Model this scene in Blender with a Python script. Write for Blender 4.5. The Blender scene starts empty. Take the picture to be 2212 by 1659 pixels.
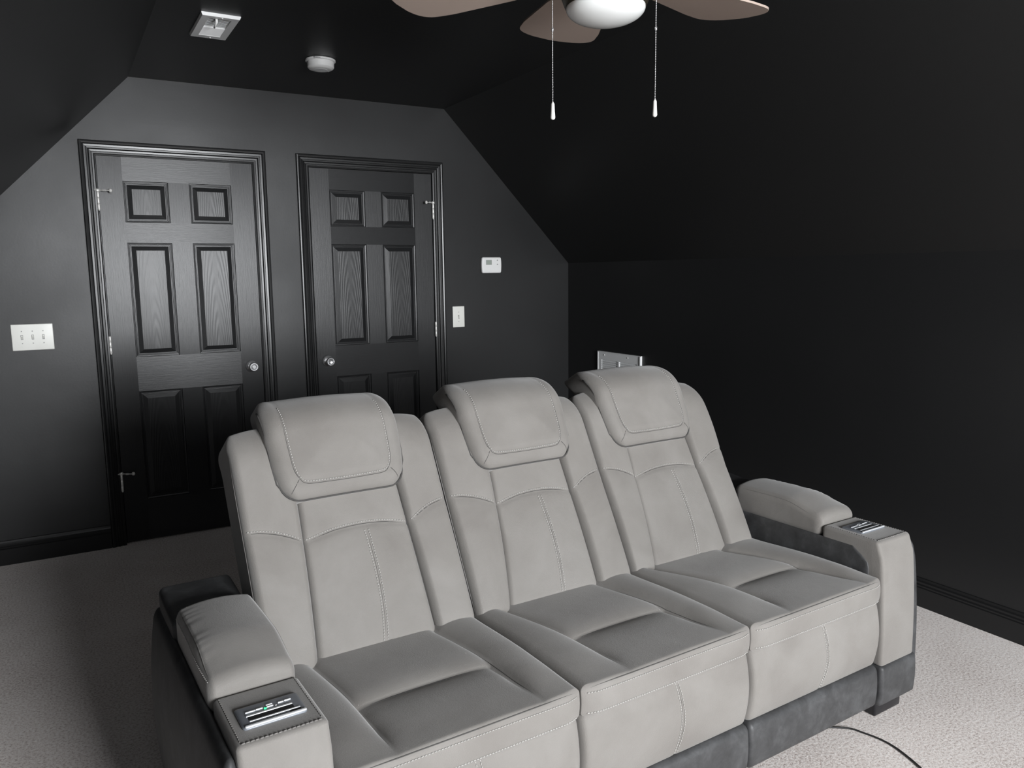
import bpy, bmesh, math, random
import numpy as np
from mathutils import Vector, Matrix
from mathutils.bvhtree import BVHTree

random.seed(4)
D = bpy.data
SC = bpy.context.scene
COL = SC.collection
PI = math.pi

# ------------------------------------------------------------------ camera
F, YAW, PIT, ROL = 1694.7, .5231, .1409, -.0116
CX, CY, CZ = -.2308, -4.5851, 1.4335
d = Vector((math.sin(YAW) * math.cos(PIT), math.cos(YAW) * math.cos(PIT), -math.sin(PIT)))
r = Vector((math.cos(YAW), -math.sin(YAW), 0))
u = r.cross(d)
R2 = r * math.cos(ROL) + u * math.sin(ROL)
U2 = -r * math.sin(ROL) + u * math.cos(ROL)
cam = D.cameras.new('camera')
co = D.objects.new('camera', cam)
COL.objects.link(co)
m = Matrix((R2, U2, -d)).transposed().to_4x4()
m.translation = (CX, CY, CZ)
co.matrix_world = m
cam.sensor_width = 36
cam.lens = F / 2212 * 36
cam.clip_start = .05
SC.camera = co

# ------------------------------------------------------------------ world, light, exposure
W = D.worlds.new('world')
SC.world = W
W.use_nodes = True
W.node_tree.nodes['Background'].inputs[0].default_value = (.75, .85, 1, 1)
W.node_tree.nodes['Background'].inputs[1].default_value = 1.0
SC.view_settings.view_transform = 'Standard'
SC.view_settings.look = 'None'
SC.view_settings.exposure = 0
SC.view_settings.gamma = 1
SC.view_settings.use_curve_mapping = False

ROOM_Y = -7.6                       # rear gable wall, behind the camera
WX0, WX1, WZ0, WZ1 = .42, 1.78, .85, 2.2     # its window
LP = 490
ld = D.lights.new('window_daylight', 'AREA')
ld.shape = 'RECTANGLE'
ld.size, ld.size_y = WX1 - WX0, WZ1 - WZ0
ld.energy = LP
ld.color = (.955, .975, 1.0)
lo = D.objects.new('window_daylight', ld)
COL.objects.link(lo)
lo.location = ((WX0 + WX1) / 2, ROOM_Y - .10, (WZ0 + WZ1) / 2)
lo.rotation_euler = (PI / 2, 0, 0)      # -Z of the light looks to +Y

# ------------------------------------------------------------------ helpers
def mat(name, color, rough=.5, metal=0., spec=.5, sheen=0., coat=0., emis=None):
    m = D.materials.new(name)
    m.use_nodes = True
    b = m.node_tree.nodes['Principled BSDF']
    b.inputs['Base Color'].default_value = (*color, 1)
    b.inputs['Roughness'].default_value = rough
    b.inputs['Metallic'].default_value = metal
    b.inputs['Specular IOR Level'].default_value = spec
    if sheen:
        b.inputs['Sheen Weight'].default_value = sheen
        b.inputs['Sheen Roughness'].default_value = .5
    if coat:
        b.inputs['Coat Weight'].default_value = coat
    if emis:
        b.inputs['Emission Color'].default_value = (*emis[0], 1)
        b.inputs['Emission Strength'].default_value = emis[1]
    return m

def nodes(m):
    nt = m.node_tree
    return nt, nt.nodes, nt.links, nt.nodes['Principled BSDF']

def coord(nt, scale=(1, 1, 1), kind='Object', rot=(0, 0, 0)):
    tc = nt.nodes.new('ShaderNodeTexCoord')
    mp = nt.nodes.new('ShaderNodeMapping')
    mp.inputs['Scale'].default_value = scale
    mp.inputs['Rotation'].default_value = rot
    nt.links.new(tc.outputs[kind], mp.inputs[0])
    return mp.outputs[0]

def noise(nt, vec, scale, detail=3, rough=.5, dist=0):
    n = nt.nodes.new('ShaderNodeTexNoise')
    n.inputs['Scale'].default_value = scale
    n.inputs['Detail'].default_value = detail
    n.inputs['Roughness'].default_value = rough
    n.inputs['Distortion'].default_value = dist
    nt.links.new(vec, n.inputs['Vector'])
    return n.outputs[0]

def ramp(nt, fac, stops):
    n = nt.nodes.new('ShaderNodeValToRGB')
    e = n.color_ramp.elements
    while len(e) < len(stops):
        e.new(.5)
    for i, (p, c) in enumerate(stops):
        e[i].position = p
        e[i].color = (*c, 1) if len(c) == 3 else c
    nt.links.new(fac, n.inputs[0])
    return n.outputs[0]

def bump(nt, h, dist, strength=1, prev=None):
    n = nt.nodes.new('ShaderNodeBump')
    n.inputs['Distance'].default_value = dist
    n.inputs['Strength'].default_value = strength
    nt.links.new(h, n.inputs['Height'])
    if prev:
        nt.links.new(prev, n.inputs['Normal'])
    return n.outputs[0]

# ---- materials
def wall_paint():
    m = mat('black_wall_paint', (.016, .0163, .0168), .43, spec=.36)
    nt, ns, lk, b = nodes(m)
    v = coord(nt)
    h = noise(nt, v, 90, 2)
    h2 = noise(nt, v, 2.2, 3)
    n1 = bump(nt, h, .0003, .5)
    n2 = bump(nt, h2, .006, .35, n1)
    lk.new(n2, b.inputs['Normal'])
    lk.new(ramp(nt, noise(nt, v, 1.7, 4), [(.3, (.36,) * 3), (.7, (.46,) * 3)]), b.inputs['Roughness'])
    return m

def ceil_paint():
    m = mat('black_ceiling_paint', (.015, .0153, .0153), .46, spec=.36)
    nt, ns, lk, b = nodes(m)
    v = coord(nt)
    n1 = bump(nt, noise(nt, v, 110, 2), .0006, .5)
    lk.new(n1, b.inputs['Normal'])
    return m

def door_paint(horizontal=False, cathedral=False):
    m = mat('black_door_paint', (.013, .0133, .014), .33, spec=.36)
    m.node_tree.nodes['Principled BSDF'].inputs['Anisotropic'].default_value = .45
    m.node_tree.nodes['Principled BSDF'].inputs['Anisotropic Rotation'].default_value = .25 if horizontal else 0
    tg = m.node_tree.nodes.new('ShaderNodeTangent'); tg.direction_type = 'RADIAL'; tg.axis = 'Z'
    m.node_tree.links.new(tg.outputs[0], m.node_tree.nodes['Principled BSDF'].inputs['Tangent'])
    nt, ns, lk, b = nodes(m)
    sc = (3, 130, 130) if horizontal else (130, 130, 3)
    v = coord(nt, sc)
    h = noise(nt, v, 3, 4, .6)
    if cathedral:
        v2 = coord(nt, (1, 1, .10), kind='Object')
        w = ns.new('ShaderNodeTexWave')
        w.wave_type = 'RINGS'
        w.rings_direction = 'Y'
        w.inputs['Scale'].default_value = 34
        w.inputs['Distortion'].default_value = 2.2
        w.inputs['Detail'].default_value = 3
        w.inputs['Detail Scale'].default_value = 2
        lk.new(v2, w.inputs['Vector'])
        n0 = bump(nt, w.outputs['Fac'], .0006, .4)
        n1 = bump(nt, h, .0004, .5, n0)
    else:
        n1 = bump(nt, h, .0005, .7)
    lk.new(n1, b.inputs['Normal'])
    return m

def fabric():
    m = mat('light_grey_upholstery', (.30, .29, .27), .72, spec=.35, sheen=.3)
    nt, ns, lk, b = nodes(m)
    v = coord(nt)
    c = ramp(nt, noise(nt, v, 5, 4, .55, .4), [(.25, (.176, .163, .150)), (.5, (.208, .196, .181)), (.8, (.243, .231, .216))])
    lk.new(c, b.inputs['Base Color'])
    n0 = bump(nt, noise(nt, v, 9, 3, .5, .3), .004, .35)
    n1 = bump(nt, noise(nt, v, 330, 3, .6), .0009, .6, n0)
    lk.new(n1, b.inputs['Normal'])
    return m

def leather():
    m = mat('dark_grey_leather', (.08, .083, .088), .5, spec=.45)
    nt, ns, lk, b = nodes(m)
    v = coord(nt)
    c = ramp(nt, noise(nt, v, 16, 6, .7, .3), [(.3, (.034, .034, .035)), (.5, (.052, .0525, .054)), (.75, (.090, .092, .095))])
    lk.new(c, b.inputs['Base Color'])
    n1 = bump(nt, noise(nt, v, 240, 3, .6), .0006, .5)
    lk.new(n1, b.inputs['Normal'])
    return m

def carpet():
    m = mat('beige_carpet', (.7, .66, .63), .95, spec=.1, sheen=.3)
    nt, ns, lk, b = nodes(m)
    v = coord(nt)
    big = noise(nt, v, 3.0, 3)
    fine = noise(nt, v, 120, 4, .8)
    mx = ns.new('ShaderNodeMath'); mx.operation = 'MULTIPLY_ADD'
    lk.new(big, mx.inputs[0]); mx.inputs[1].default_value = .16
    lk.new(fine, mx.inputs[2])
    c = ramp(nt, mx.outputs[0], [(.42, (.40, .31, .28)), (.53, (.75, .67, .625)), (.62, (.92, .85, .805)), (.72, (.97, .925, .895))])
    lk.new(c, b.inputs['Base Color'])
    n1 = bump(nt, fine, .004, .6)
    lk.new(n1, b.inputs['Normal'])
    return m

M = dict(
    wall=wall_paint(), ceil=ceil_paint(), carpet=carpet(), fabric=fabric(), leather=leather(),
    door=door_paint(), doorh=door_paint(True), doorp=door_paint(False, True),
    trim=mat('black_trim_paint', (.012, .0122, .0126), .28, spec=.36),
    thread=mat('pale_thread', (.42, .41, .39), .8),
    seam_or_shade=mat('dark_seam_or_shade', (.07, .067, .064), .9),  # sewn seams, and painted shade in creases and the headrest gap
    welt=mat('grey_welt', (.20, .19, .18), .7),
    white=mat('white_plastic', (.84, .84, .83), .35),
    ivory=mat('ivory_plastic', (.84, .84, .79), .35),
    vent=mat('white_enamel', (.90, .91, .91), .35),
    mark=mat('grey_marking', (.33, .33, .33), .6),
    lcd=mat('lcd_screen', (.33, .37, .33), .25),
    hinge_metal=mat('brushed_bright_metal', (.78, .77, .74), .35, .35),
    nickel=mat('satin_nickel', (.78, .78, .79), .25, .8),
    chrome=mat('chrome', (.80, .82, .84), .22, .35),
    slate=mat('slate_metal', (.21, .225, .25), .35, .2),
    black=mat('black_plastic', (.01, .01, .012), .3),
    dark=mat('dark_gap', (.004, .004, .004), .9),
    led=mat('green_indicator', (.02, .5, .15), .4, emis=((.05, 1, .3), 2.2)),
    bronze=mat('dark_bronze', (.10, .085, .06), .3, .8),
    blade=mat('taupe_fan_blade', (.44, .355, .305), .45),
    glass=mat('frosted_white_glass', (.86, .88, .87), .18, coat=.5),
    rubber=mat('white_rubber', (.7, .69, .66), .6),
    cord=mat('black_cord', (.015, .015, .015), .5),
    winframe=mat('white_window_paint', (.7, .7, .7), .5),
)

def new_obj(name, verts, faces, material, parent=None, smooth=False, mats=None, fm=None):
    me = D.meshes.new(name)
    me.from_pydata([tuple(map(float, v)) for v in verts], [], [tuple(map(int, f)) for f in faces])
    for mm in (mats or [material]):
        me.materials.append(mm)
    if fm is not None:
        me.polygons.foreach_set('material_index', fm)
    if smooth:
        me.polygons.foreach_set('use_smooth', [True] * len(me.polygons))
    me.update()
    o = D.objects.new(name, me)
    COL.objects.link(o)
    if parent:
        o.parent = parent
    return o

def tag(o, label, cat, group=None, kind=None):
    o['label'] = label
    o['category'] = cat
    if group: o['group'] = group
    if kind: o['kind'] = kind
    return o

def empty(name, loc, rz=0):
    o = D.objects.new(name, None)
    COL.objects.link(o)
    o.location = loc
    o.rotation_euler = (0, 0, rz)
    o.empty_display_size = .1
    return o

def struct(o):
    o['kind'] = 'structure'
    return o

class MB:
    """collects simple shapes into one mesh"""
    def __init__(s): s.v, s.f = [], []
    def add(s, v, f):
        n = len(s.v)
        s.v += [tuple(p) for p in v]
        s.f += [tuple(i + n for i in q) for q in f]
        return s
    def box(s, x0, x1, y0, y1, z0, z1):
        v = [(x, y, z) for x in (x0, x1) for y in (y0, y1) for z in (z0, z1)]
        return s.add(v, [(0, 1, 3, 2), (4, 6, 7, 5), (0, 4, 5, 1), (2, 3, 7, 6), (0, 2, 6, 4), (1, 5, 7, 3)])
    def tube(s, pts, rad, n=8, cap=True):
        pts = [Vector(p) for p in pts]
        rad = rad if isinstance(rad, (list, tuple)) else [rad] * len(pts)
        base = len(s.v)
        up = None
        for i, p in enumerate(pts):
            t = (pts[min(i + 1, len(pts) - 1)] - pts[max(i - 1, 0)]).normalized()
            if up is None:
                up = Vector((0, 0, 1)) if abs(t.z) < .9 else Vector((1, 0, 0))
            a = t.cross(up).normalized()
            up = a.cross(t).normalized()
            for k in range(n):
                th = 2 * PI * k / n
                s.v.append(tuple(p + (a * math.cos(th) + up * math.sin(th)) * rad[i]))
        for i in range(len(pts) - 1):
            for k in range(n):
                a0 = base + i * n + k; a1 = base + i * n + (k + 1) % n
                s.f.append((a0, a1, a1 + n, a0 + n))
        if cap:
            s.f.append(tuple(base + k for k in reversed(range(n))))
            s.f.append(tuple(base + (len(pts) - 1) * n + k for k in range(n)))
        return s
    def lathe(s, prof, n=32, axis='z', c=(0, 0, 0)):
        base = len(s.v)
        for (rr, h) in prof:
            for k in range(n):
                th = 2 * PI * k / n
                p = (rr * math.cos(th), rr * math.sin(th), h)
                if axis == 'y': p = (p[0], p[2], p[1])
                if axis == 'x': p = (p[2], p[0], p[1])
                s.v.append((p[0] + c[0], p[1] + c[1], p[2] + c[2]))
        for i in range(len(prof) - 1):
            for k in range(n):
                a0 = base + i * n + k; a1 = base + i * n + (k + 1) % n
                s.f.append((a0, a1, a1 + n, a0 + n))
        s.f.append(tuple(base + k for k in reversed(range(n))))
        s.f.append(tuple(base + (len(prof) - 1) * n + k for k in range(n)))
        return s
    def build(s, name, material, parent=None, smooth=False, fixn=True):
        o = new_obj(name, s.v, s.f, material, parent, smooth)
        if fixn:
            bm = bmesh.new(); bm.from_mesh(o.data)
            bmesh.ops.recalc_face_normals(bm, faces=bm.faces)
            bm.to_mesh(o.data); bm.free()
        return o

def sharp(o, ang=40):
    me = o.data
    me.polygons.foreach_set('use_smooth', [True] * len(me.polygons))
    bm = bmesh.new(); bm.from_mesh(me)
    for e in bm.edges:
        if len(e.link_faces) == 2 and e.calc_face_angle(0) > math.radians(ang):
            e.smooth = False
    bm.to_mesh(me); bm.free()
    return o

def axis_coords(a, b, r, step, nz=4):
    zone = [r * math.tan(PI / 4 * k / nz) for k in range(1, nz + 1)]
    core = max(1, int(round((b - a - 2 * r) / step)))
    mid = list(np.linspace(a + r, b - r, core + 1))
    return [a + r - z for z in reversed(zone)] + mid + [b - r + z for z in zone]

def rbox_data(lo, hi, rv, step=.02, fn=None, nz=4):
    lo = np.array(lo, float); hi = np.array(hi, float)
    rv = np.array([rv] * 3 if np.isscalar(rv) else rv, float)
    rv = np.minimum(rv, (hi - lo) / 2 * .999)
    st = [step] * 3 if np.isscalar(step) else step
    A = [axis_coords(lo[i], hi[i], rv[i], st[i], nz) for i in range(3)]
    idx, V, Fc = {}, [], []
    N = [len(a) for a in A]
    def vid(i, j, k):
        key = (i, j, k)
        if key not in idx:
            idx[key] = len(V)
            V.append((A[0][i], A[1][j], A[2][k]))
        return idx[key]
    for ax in range(3):
        b, c = (ax + 1) % 3, (ax + 2) % 3
        for side in (0, 1):
            w = 0 if side == 0 else N[ax] - 1
            for i in range(N[b] - 1):
                for j in range(N[c] - 1):
                    q = []
                    for (di, dj) in ((0, 0), (1, 0), (1, 1), (0, 1)):
                        t = [0, 0, 0]; t[ax] = w; t[b] = i + di; t[c] = j + dj
                        q.append(vid(*t))
                    Fc.append(tuple(q) if side else tuple(reversed(q)))
    P = np.array(V)
    inner = np.clip(P, lo + rv, hi - rv)
    dv = (P - inner) / rv
    nrm = np.linalg.norm(dv, axis=1, keepdims=True)
    P = inner + rv * dv / np.maximum(nrm, 1e-9)
    if fn is not None:
        P = fn(P)
    return P, Fc

def rbox(name, lo, hi, rv, material, parent=None, step=.02, fn=None, nz=4):
    P, Fc = rbox_data(lo, hi, rv, step, fn, nz)
    return new_obj(name, P, Fc, material, parent, True)

def sstep(a, b, x):
    t = np.clip((x - a) / (b - a), 0, 1)
    return t * t * (3 - 2 * t)

def bvh_of(objs):
    vs, fs = [], []
    for o in objs:
        n = len(vs)
        vs += [v.co.copy() for v in o.data.vertices]
        fs += [tuple(i + n for i in p.vertices) for p in o.data.polygons]
    return BVHTree.FromPolygons(vs, fs)

def resample(pts, step):
    pts = [Vector(p) for p in pts]
    # Catmull-Rom densify
    dense = []
    for i in range(len(pts) - 1):
        p0 = pts[max(i - 1, 0)]; p1 = pts[i]; p2 = pts[i + 1]; p3 = pts[min(i + 2, len(pts) - 1)]
        for k in range(12):
            t = k / 12
            dense.append(.5 * ((2 * p1) + (p2 - p0) * t + (2 * p0 - 5 * p1 + 4 * p2 - p3) * t * t + (3 * p1 - p0 - 3 * p2 + p3) * t ** 3))
    dense.append(pts[-1])
    out = [dense[0]]; acc = 0
    for a, b in zip(dense, dense[1:]):
        L = (b - a).length
        while acc + L >= step:
            t = (step - acc) / L
            a = a.lerp(b, t); L = (b - a).length; acc = 0
            out.append(a)
        acc += L
    return out

def on_surface(pts, direction, bvh, lift=.0005, back=.15):
    dr = Vector(direction).normalized()
    out = []
    for p in pts:
        hit = bvh.ray_cast(p - dr * back, dr, back * 2.5)
        if hit[0] is not None:
            out.append((hit[0] + hit[1] * lift, hit[1]))
    return out

def stitch(pts, direction, bvh, parent, name='stitching', sp=.0076, ln=.0055, w=.0012, material=None, lift=.0006):
    hs = on_surface(resample(pts, sp), direction, bvh, lift)
    V, Fc = [], []
    for (a, na), (b, nb) in zip(hs, hs[1:]):
        t = (b - a)
        if t.length > sp * 2.2 or t.length < 1e-5: continue
        t.normalize()
        c = (a + b) / 2
        s = t.cross(na).normalized() * w
        h = na * w * 1.1
        e = t * ln / 2
        n = len(V)
        for q in (-1, 1):
            cc = c + e * q
            V += [cc + s, cc + h, cc - s, cc - h]
        V += [c + s * 1.25, c + h * 1.4, c - s * 1.25, c - h]
        for (p, q) in ((0, 8), (8, 4)):
            for k in range(4):
                k2 = (k + 1) % 4
                Fc.append((n + p + k, n + p + k2, n + q + k2, n + q + k))
        Fc += [(n + 3, n + 2, n + 1, n), (n + 4, n + 5, n + 6, n + 7)]
    if not V: return None
    o = new_obj(name, V, Fc, material or M['thread'], parent, True)
    o['kind'] = 'stuff'
    return o

def piping(pts, direction, bvh, parent, name='welt', rad=.0022, material=None, lift=.0, taper=True):
    hs = on_surface(resample(pts, .006), direction, bvh, lift)
    if len(hs) < 3: return None
    if taper:
        n_ = len(hs) - 1
        rad = [rad * min(1, .05 + 5 * min(i_ / n_, 1 - i_ / n_)) for i_ in range(n_ + 1)]
    return MB().tube([h[0] for h in hs], rad, 6).build(name, material or M['welt'], parent, True)

# ------------------------------------------------------------------ the room shell
RX, KZ, HZ = 2.876, 1.496, 2.4436
XL, XR = .178, 1.948
LX = XL + XR - RX                    # left knee wall
DW, DT = .767, 2.045                 # door slab width and top
D1, D2 = 0.0, 1.084
g = .006
zt = DT + g
def sx(z, side):                     # slope x at height z
    t = (z - KZ) / (HZ - KZ)
    return LX + (XL - LX) * t if side < 0 else RX + (XR - RX) * t

floor = struct(new_obj('floor', [(LX, ROOM_Y, 0), (RX, ROOM_Y, 0), (RX, .14, 0), (LX, .14, 0)], [(0, 1, 2, 3)], M['carpet']))
v = [(LX, 0, 0), (D1 - g, 0, 0), (D1 - g, 0, zt), (sx(zt, -1), 0, zt), (LX, 0, KZ),
     (D1 + DW + g, 0, 0), (D2 - g, 0, 0), (D2 - g, 0, zt), (D1 + DW + g, 0, zt),
     (D2 + DW + g, 0, 0), (RX, 0, 0), (RX, 0, KZ), (sx(zt, 1), 0, zt), (D2 + DW + g, 0, zt),
     (XR, 0, HZ), (XL, 0, HZ)]
wall_back = struct(new_obj('wall_back', v, [(0, 1, 2, 3, 4), (5, 6, 7, 8), (9, 10, 11, 12, 13), (3, 2, 8, 7, 13, 12, 14, 15)], M['wall']))
struct(new_obj('wall_right', [(RX, ROOM_Y, 0), (RX, 0, 0), (RX, 0, KZ), (RX, ROOM_Y, KZ)], [(0, 3, 2, 1)], M['wall']))
struct(new_obj('wall_left', [(LX, ROOM_Y, 0), (LX, 0, 0), (LX, 0, KZ), (LX, ROOM_Y, KZ)], [(0, 1, 2, 3)], M['wall']))
ceiling = struct(empty('ceiling', (0, 0, 0)))
new_obj('flat_panel', [(XL, ROOM_Y, HZ), (XR, ROOM_Y, HZ), (XR, 0, HZ), (XL, 0, HZ)], [(0, 3, 2, 1)], M['ceil'], ceiling)
new_obj('sloped_panel', [(RX, ROOM_Y, KZ), (RX, 0, KZ), (XR, 0, HZ), (XR, ROOM_Y, HZ)], [(0, 3, 2, 1)], M['ceil'], ceiling)
new_obj('sloped_panel', [(LX, ROOM_Y, KZ), (LX, 0, KZ), (XL, 0, HZ), (XL, ROOM_Y, HZ)], [(0, 1, 2, 3)], M['ceil'], ceiling)
y = ROOM_Y
v = [(LX, y, 0), (RX, y, 0), (RX, y, KZ), (XR, y, HZ), (XL, y, HZ), (LX, y, KZ), (WX0, y, WZ0), (WX1, y, WZ0), (WX1, y, WZ1), (WX0, y, WZ1)]
struct(new_obj('wall_rear', v, [(0, 6, 7, 1), (1, 7, 8, 3, 2), (8, 9, 4, 3), (9, 6, 0, 5, 4)], M['wall']))
# window behind the camera: reveal, frame, muntins
w1 = struct(empty('window_1', ((WX0 + WX1) / 2, ROOM_Y, WZ0)))
mb = MB()
wx = (WX1 - WX0) / 2; wh = WZ1 - WZ0
mb.box(-wx - .02, -wx + .03, -.09, 0.012, -.02, wh + .02).box(wx - .03, wx + .02, -.09, 0.012, -.02, wh + .02)
mb.box(-wx + .03, wx - .03, -.09, .012, -.02, .03).box(-wx + .03, wx - .03, -.09, .012, wh - .03, wh + .02)
mb.build('window_frame', M['winframe'], w1)
MB().box(-.02, .02, -.06, -.02, .03, wh - .03).build('mullion', M['winframe'], w1)
MB().box(-wx + .03, wx - .03, -.055, -.025, wh / 2 - .015, wh / 2 + .015).build('sash_rail', M['winframe'], w1)

# ---- baseboards
def baseboard(name, p0, p1, nx, ny):
    """profile swept along p0->p1, (nx,ny) is the direction into the room"""
    prof = [(0, 0), (.016, 0), (.016, .082), (.012, .086), (.0125, .092), (.0085, .098), (.0085, .106), (.005, .113), (.004, .122), (0, .124)]
    V, Fc = [], []
    for (px, py) in (p0, p1):
        V += [(px + nx * a, py + ny * a, z) for a, z in prof]
    n = len(prof)
    for i in range(n - 1):
        Fc.append((i, i + 1, n + i + 1, n + i))
    Fc += [tuple(range(n)), tuple(range(2 * n - 1, n - 1, -1))]
    o = new_obj(name, V, Fc, M['trim'])
    bm = bmesh.new(); bm.from_mesh(o.data); bmesh.ops.recalc_face_normals(bm, faces=bm.faces); bm.to_mesh(o.data); bm.free()
    return struct(o)
CW = .069                            # casing width
baseboard('baseboard_back', (LX, 0), (D1 - CW - .006, 0), 0, -1)
baseboard('baseboard_back_middle', (D1 + DW + CW + .006, 0), (D2 - CW - .006, 0), 0, -1)
baseboard('baseboard_back_right', (D2 + DW + CW + .006, 0), (RX, 0), 0, -1)
baseboard('baseboard_right', (RX, ROOM_Y), (RX, -.016), -1, 0)
baseboard('baseboard_left', (LX, ROOM_Y), (LX, -.016), 1, 0)

# ---- doors
def casing(parent, w, top):
    # profile: u outwards from the opening edge, depth proud of the wall
    prof = [(0, 0), (0, .009), (.006, .011), (.013, .011), (.016, .0075), (.024, .0085), (.030, .0135), (.036, .0145), (.039, .011),
            (.048, .012), (.053, .0175), (.060, .0195), (.066, .0185), (.069, .014), (.069, 0)]
    V, Fc = [], []
    o = -.004
    for st in range(4):
        for (uu, dp) in prof:
            q = uu + .004 - .0
            if st == 0: V.append((-q, -dp, 0))
            if st == 1: V.append((-q, -dp, top + q))
            if st == 2: V.append((w + q, -dp, top + q))
            if st == 3: V.append((w + q, -dp, 0))
    n = len(prof)
    for st in range(3):
        for i in range(n - 1):
            Fc.append((st * n + i, st * n + i + 1, (st + 1) * n + i + 1, (st + 1) * n + i))
    ob = new_obj('casing', V, Fc, M['trim'], parent)
    bm = bmesh.new(); bm.from_mesh(ob.data); bmesh.ops.recalc_face_normals(bm, faces=bm.faces); bm.to_mesh(ob.data); bm.free()
    return ob

def door(name, x0, hinge_side):
    root = struct(empty(name, (x0, 0, 0)))
    w, top = DW, DT
    casing(root, w, top)
    # jamb lining the opening, plus an unseen block added behind the slab against light leaks
    mb = MB()
    mb.box(-g, -.0025, .0, .11, 0, top + g).box(w + .0025, w + g, .0, .11, 0, top + g).box(-g, w + g, 0, .11, top + .003, top + g)
    mb.box(-g, w + g, .045, .11, 0, top + g)
    mb.build('jamb', M['trim'], root)
    # slab
    yf, yb, zb = .004, .040, .012
    xs = [.001, .115, .331, .434, .650, w - .001]
    zs = [zb, .235, .828, 1.012, 1.611, 1.715, 1.925, top]
    V, Fc, Fm = [], [], []
    pan = []
    def quad(a, b, c, dd, yy=yf, mi=0):
        n = len(V)
        V.extend([(a, yy, b), (c, yy, b), (c, yy, dd), (a, yy, dd)])
        Fc.append((n, n + 1, n + 2, n + 3)); Fm.append(mi)
    for j in range(7):
        z0, z1 = zs[j], zs[j + 1]
        if j % 2 == 0:      # rail
            quad(xs[0], z0, xs[1], z1); quad(xs[4], z0, xs[5], z1)
            quad(xs[1], z0, xs[4], z1, mi=1)
        else:
            quad(xs[0], z0, xs[1], z1); quad(xs[2], z0, xs[3], z1); quad(xs[4], z0, xs[5], z1)
            for (a, b) in ((xs[1], xs[2]), (xs[3], xs[4])):
                rings = [(0, 0), (.002, .0075), (.0075, .0085), (.0095, .0055), (.0125, .0055), (.0145, .0095), (.018, .0095), (.040, .0015)]
                for (o0, d0), (o1, d1) in zip(rings, rings[1:]):
                    A = [(a + o0, z0 + o0), (b - o0, z0 + o0), (b - o0, z1 - o0), (a + o0, z1 - o0)]
                    B = [(a + o1, z0 + o1), (b - o1, z0 + o1), (b - o1, z1 - o1), (a + o1, z1 - o1)]
                    for k in range(4):
                        k2 = (k + 1) % 4
                        n = len(V)
                        V.extend([(A[k][0], yf + d0, A[k][1]), (A[k2][0], yf + d0, A[k2][1]), (B[k2][0], yf + d1, B[k2][1]), (B[k][0], yf + d1, B[k][1])])
                        Fc.append((n, n + 1, n + 2, n + 3)); Fm.append(0 if k % 2 else 1)
                pan.append((a + .040, b - .040, z0 + .040, z1 - .040))
    # sides and back
    n = len(V)
    X0, X1, Z0, Z1 = xs[0], xs[-1], zb, top
    V.extend([(X0, yf, Z0), (X1, yf, Z0), (X1, yf, Z1), (X0, yf, Z1), (X0, yb, Z0), (X1, yb, Z0), (X1, yb, Z1), (X0, yb, Z1)])
    for q in ((0, 4, 5, 1), (1, 5, 6, 2), (2, 6, 7, 3), (3, 7, 4, 0), (4, 7, 6, 5)):
        Fc.append(tuple(n + i for i in q)); Fm.append(0)
    slab = new_obj('slab', V, Fc, None, root, mats=[M['door'], M['doorh']], fm=Fm)
    for i, (a, b, c, e) in enumerate(pan):
        cx, cz = (a + b) / 2, (c + e) / 2
        zoff = (e - c) * .5 + .12
        p = new_obj('panel', [(a - cx, 0, c - cz + zoff), (b - cx, 0, c - cz + zoff), (b - cx, 0, e - cz + zoff), (a - cx, 0, e - cz + zoff),
                              (a - cx, .012, c - cz + zoff), (b - cx, .012, c - cz + zoff), (b - cx, .012, e - cz + zoff), (a - cx, .012, e - cz + zoff)],
                    [(0, 1, 2, 3), (0, 4, 5, 1), (1, 5, 6, 2), (2, 6, 7, 3), (3, 7, 4, 0)], M['doorp'], slab)
        p.location = (cx, yf + .0015, cz - zoff)
    # knob
    kx = w - .062 if hinge_side < 0 else .062
    kz = .925
    lock = hinge_side < 0
    rose = MB().lathe([(.002, 0), (.032, 0), (.0335, -.003), (.032, -.008), (.024, -.014), (.013, -.017), (.011, -.022)], 36, 'y', (kx, yf, kz)).build('door_knob', M['nickel'], root)
    sharp(rose, 50)
    kb = MB().lathe([(.010, -.015), (.010, -.030), (.013, -.036), (.0225, -.043), (.0262, -.052), (.0255, -.061), (.021, -.067), (.0185, -.067), (.0175, -.0645), (.014, -.062), (.003, -.0605)], 36, 'y', (kx, yf, kz)).build('knob', M['nickel'], rose)
    sharp(kb, 50)
    if lock:
        ky = MB().lathe([(.011, -.060), (.011, -.066), (.009, -.067)], 24, 'y', (kx, yf, kz))
        ky.build('lock_cylinder', M['nickel'], rose)
        MB().box(kx - .006, kx + .006, yf - .0685, yf - .066, kz - .0013, kz + .0013).build('key_slot', M['dark'], rose)
    # hinges
    hx = -.003 if hinge_side < 0 else w + .003
    s = 1 if hinge_side < 0 else -1
    for k, hz in enumerate((1.82, 1.085, .344)):
        mb = MB()
        for q in range(3):
            z0 = hz - .045 + q * .030
            mb.lathe([(.0058, z0 + .0006), (.0064, z0 + .002), (.0064, z0 + .028), (.0058, z0 + .0294)], 12, 'z', (hx, -.0085, 0))
        mb.lathe([(.004, hz - .049), (.004, hz - .045)], 12, 'z', (hx, -.0085, 0))
        mb.box(hx - .001, hx + .001, -.006, .003, hz - .044, hz + .044)
        hg = mb.build('hinge', M['hinge_metal'], root)
        sharp(hg, 40)
        if k == 1: continue
        zt_ = hz + .052
        st = MB()
        st.lathe([(.009, zt_ - .007), (.0105, zt_ - .004), (.0105, zt_ + .004), (.008, zt_ + .007)], 16, 'z', (hx, -.0085, 0))
        st.tube([(hx, -.012, zt_), (hx + s * .030, -.028, zt_ - .001), (hx + s * .050, -.036, zt_ - .002)], .0028, 10)
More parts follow.
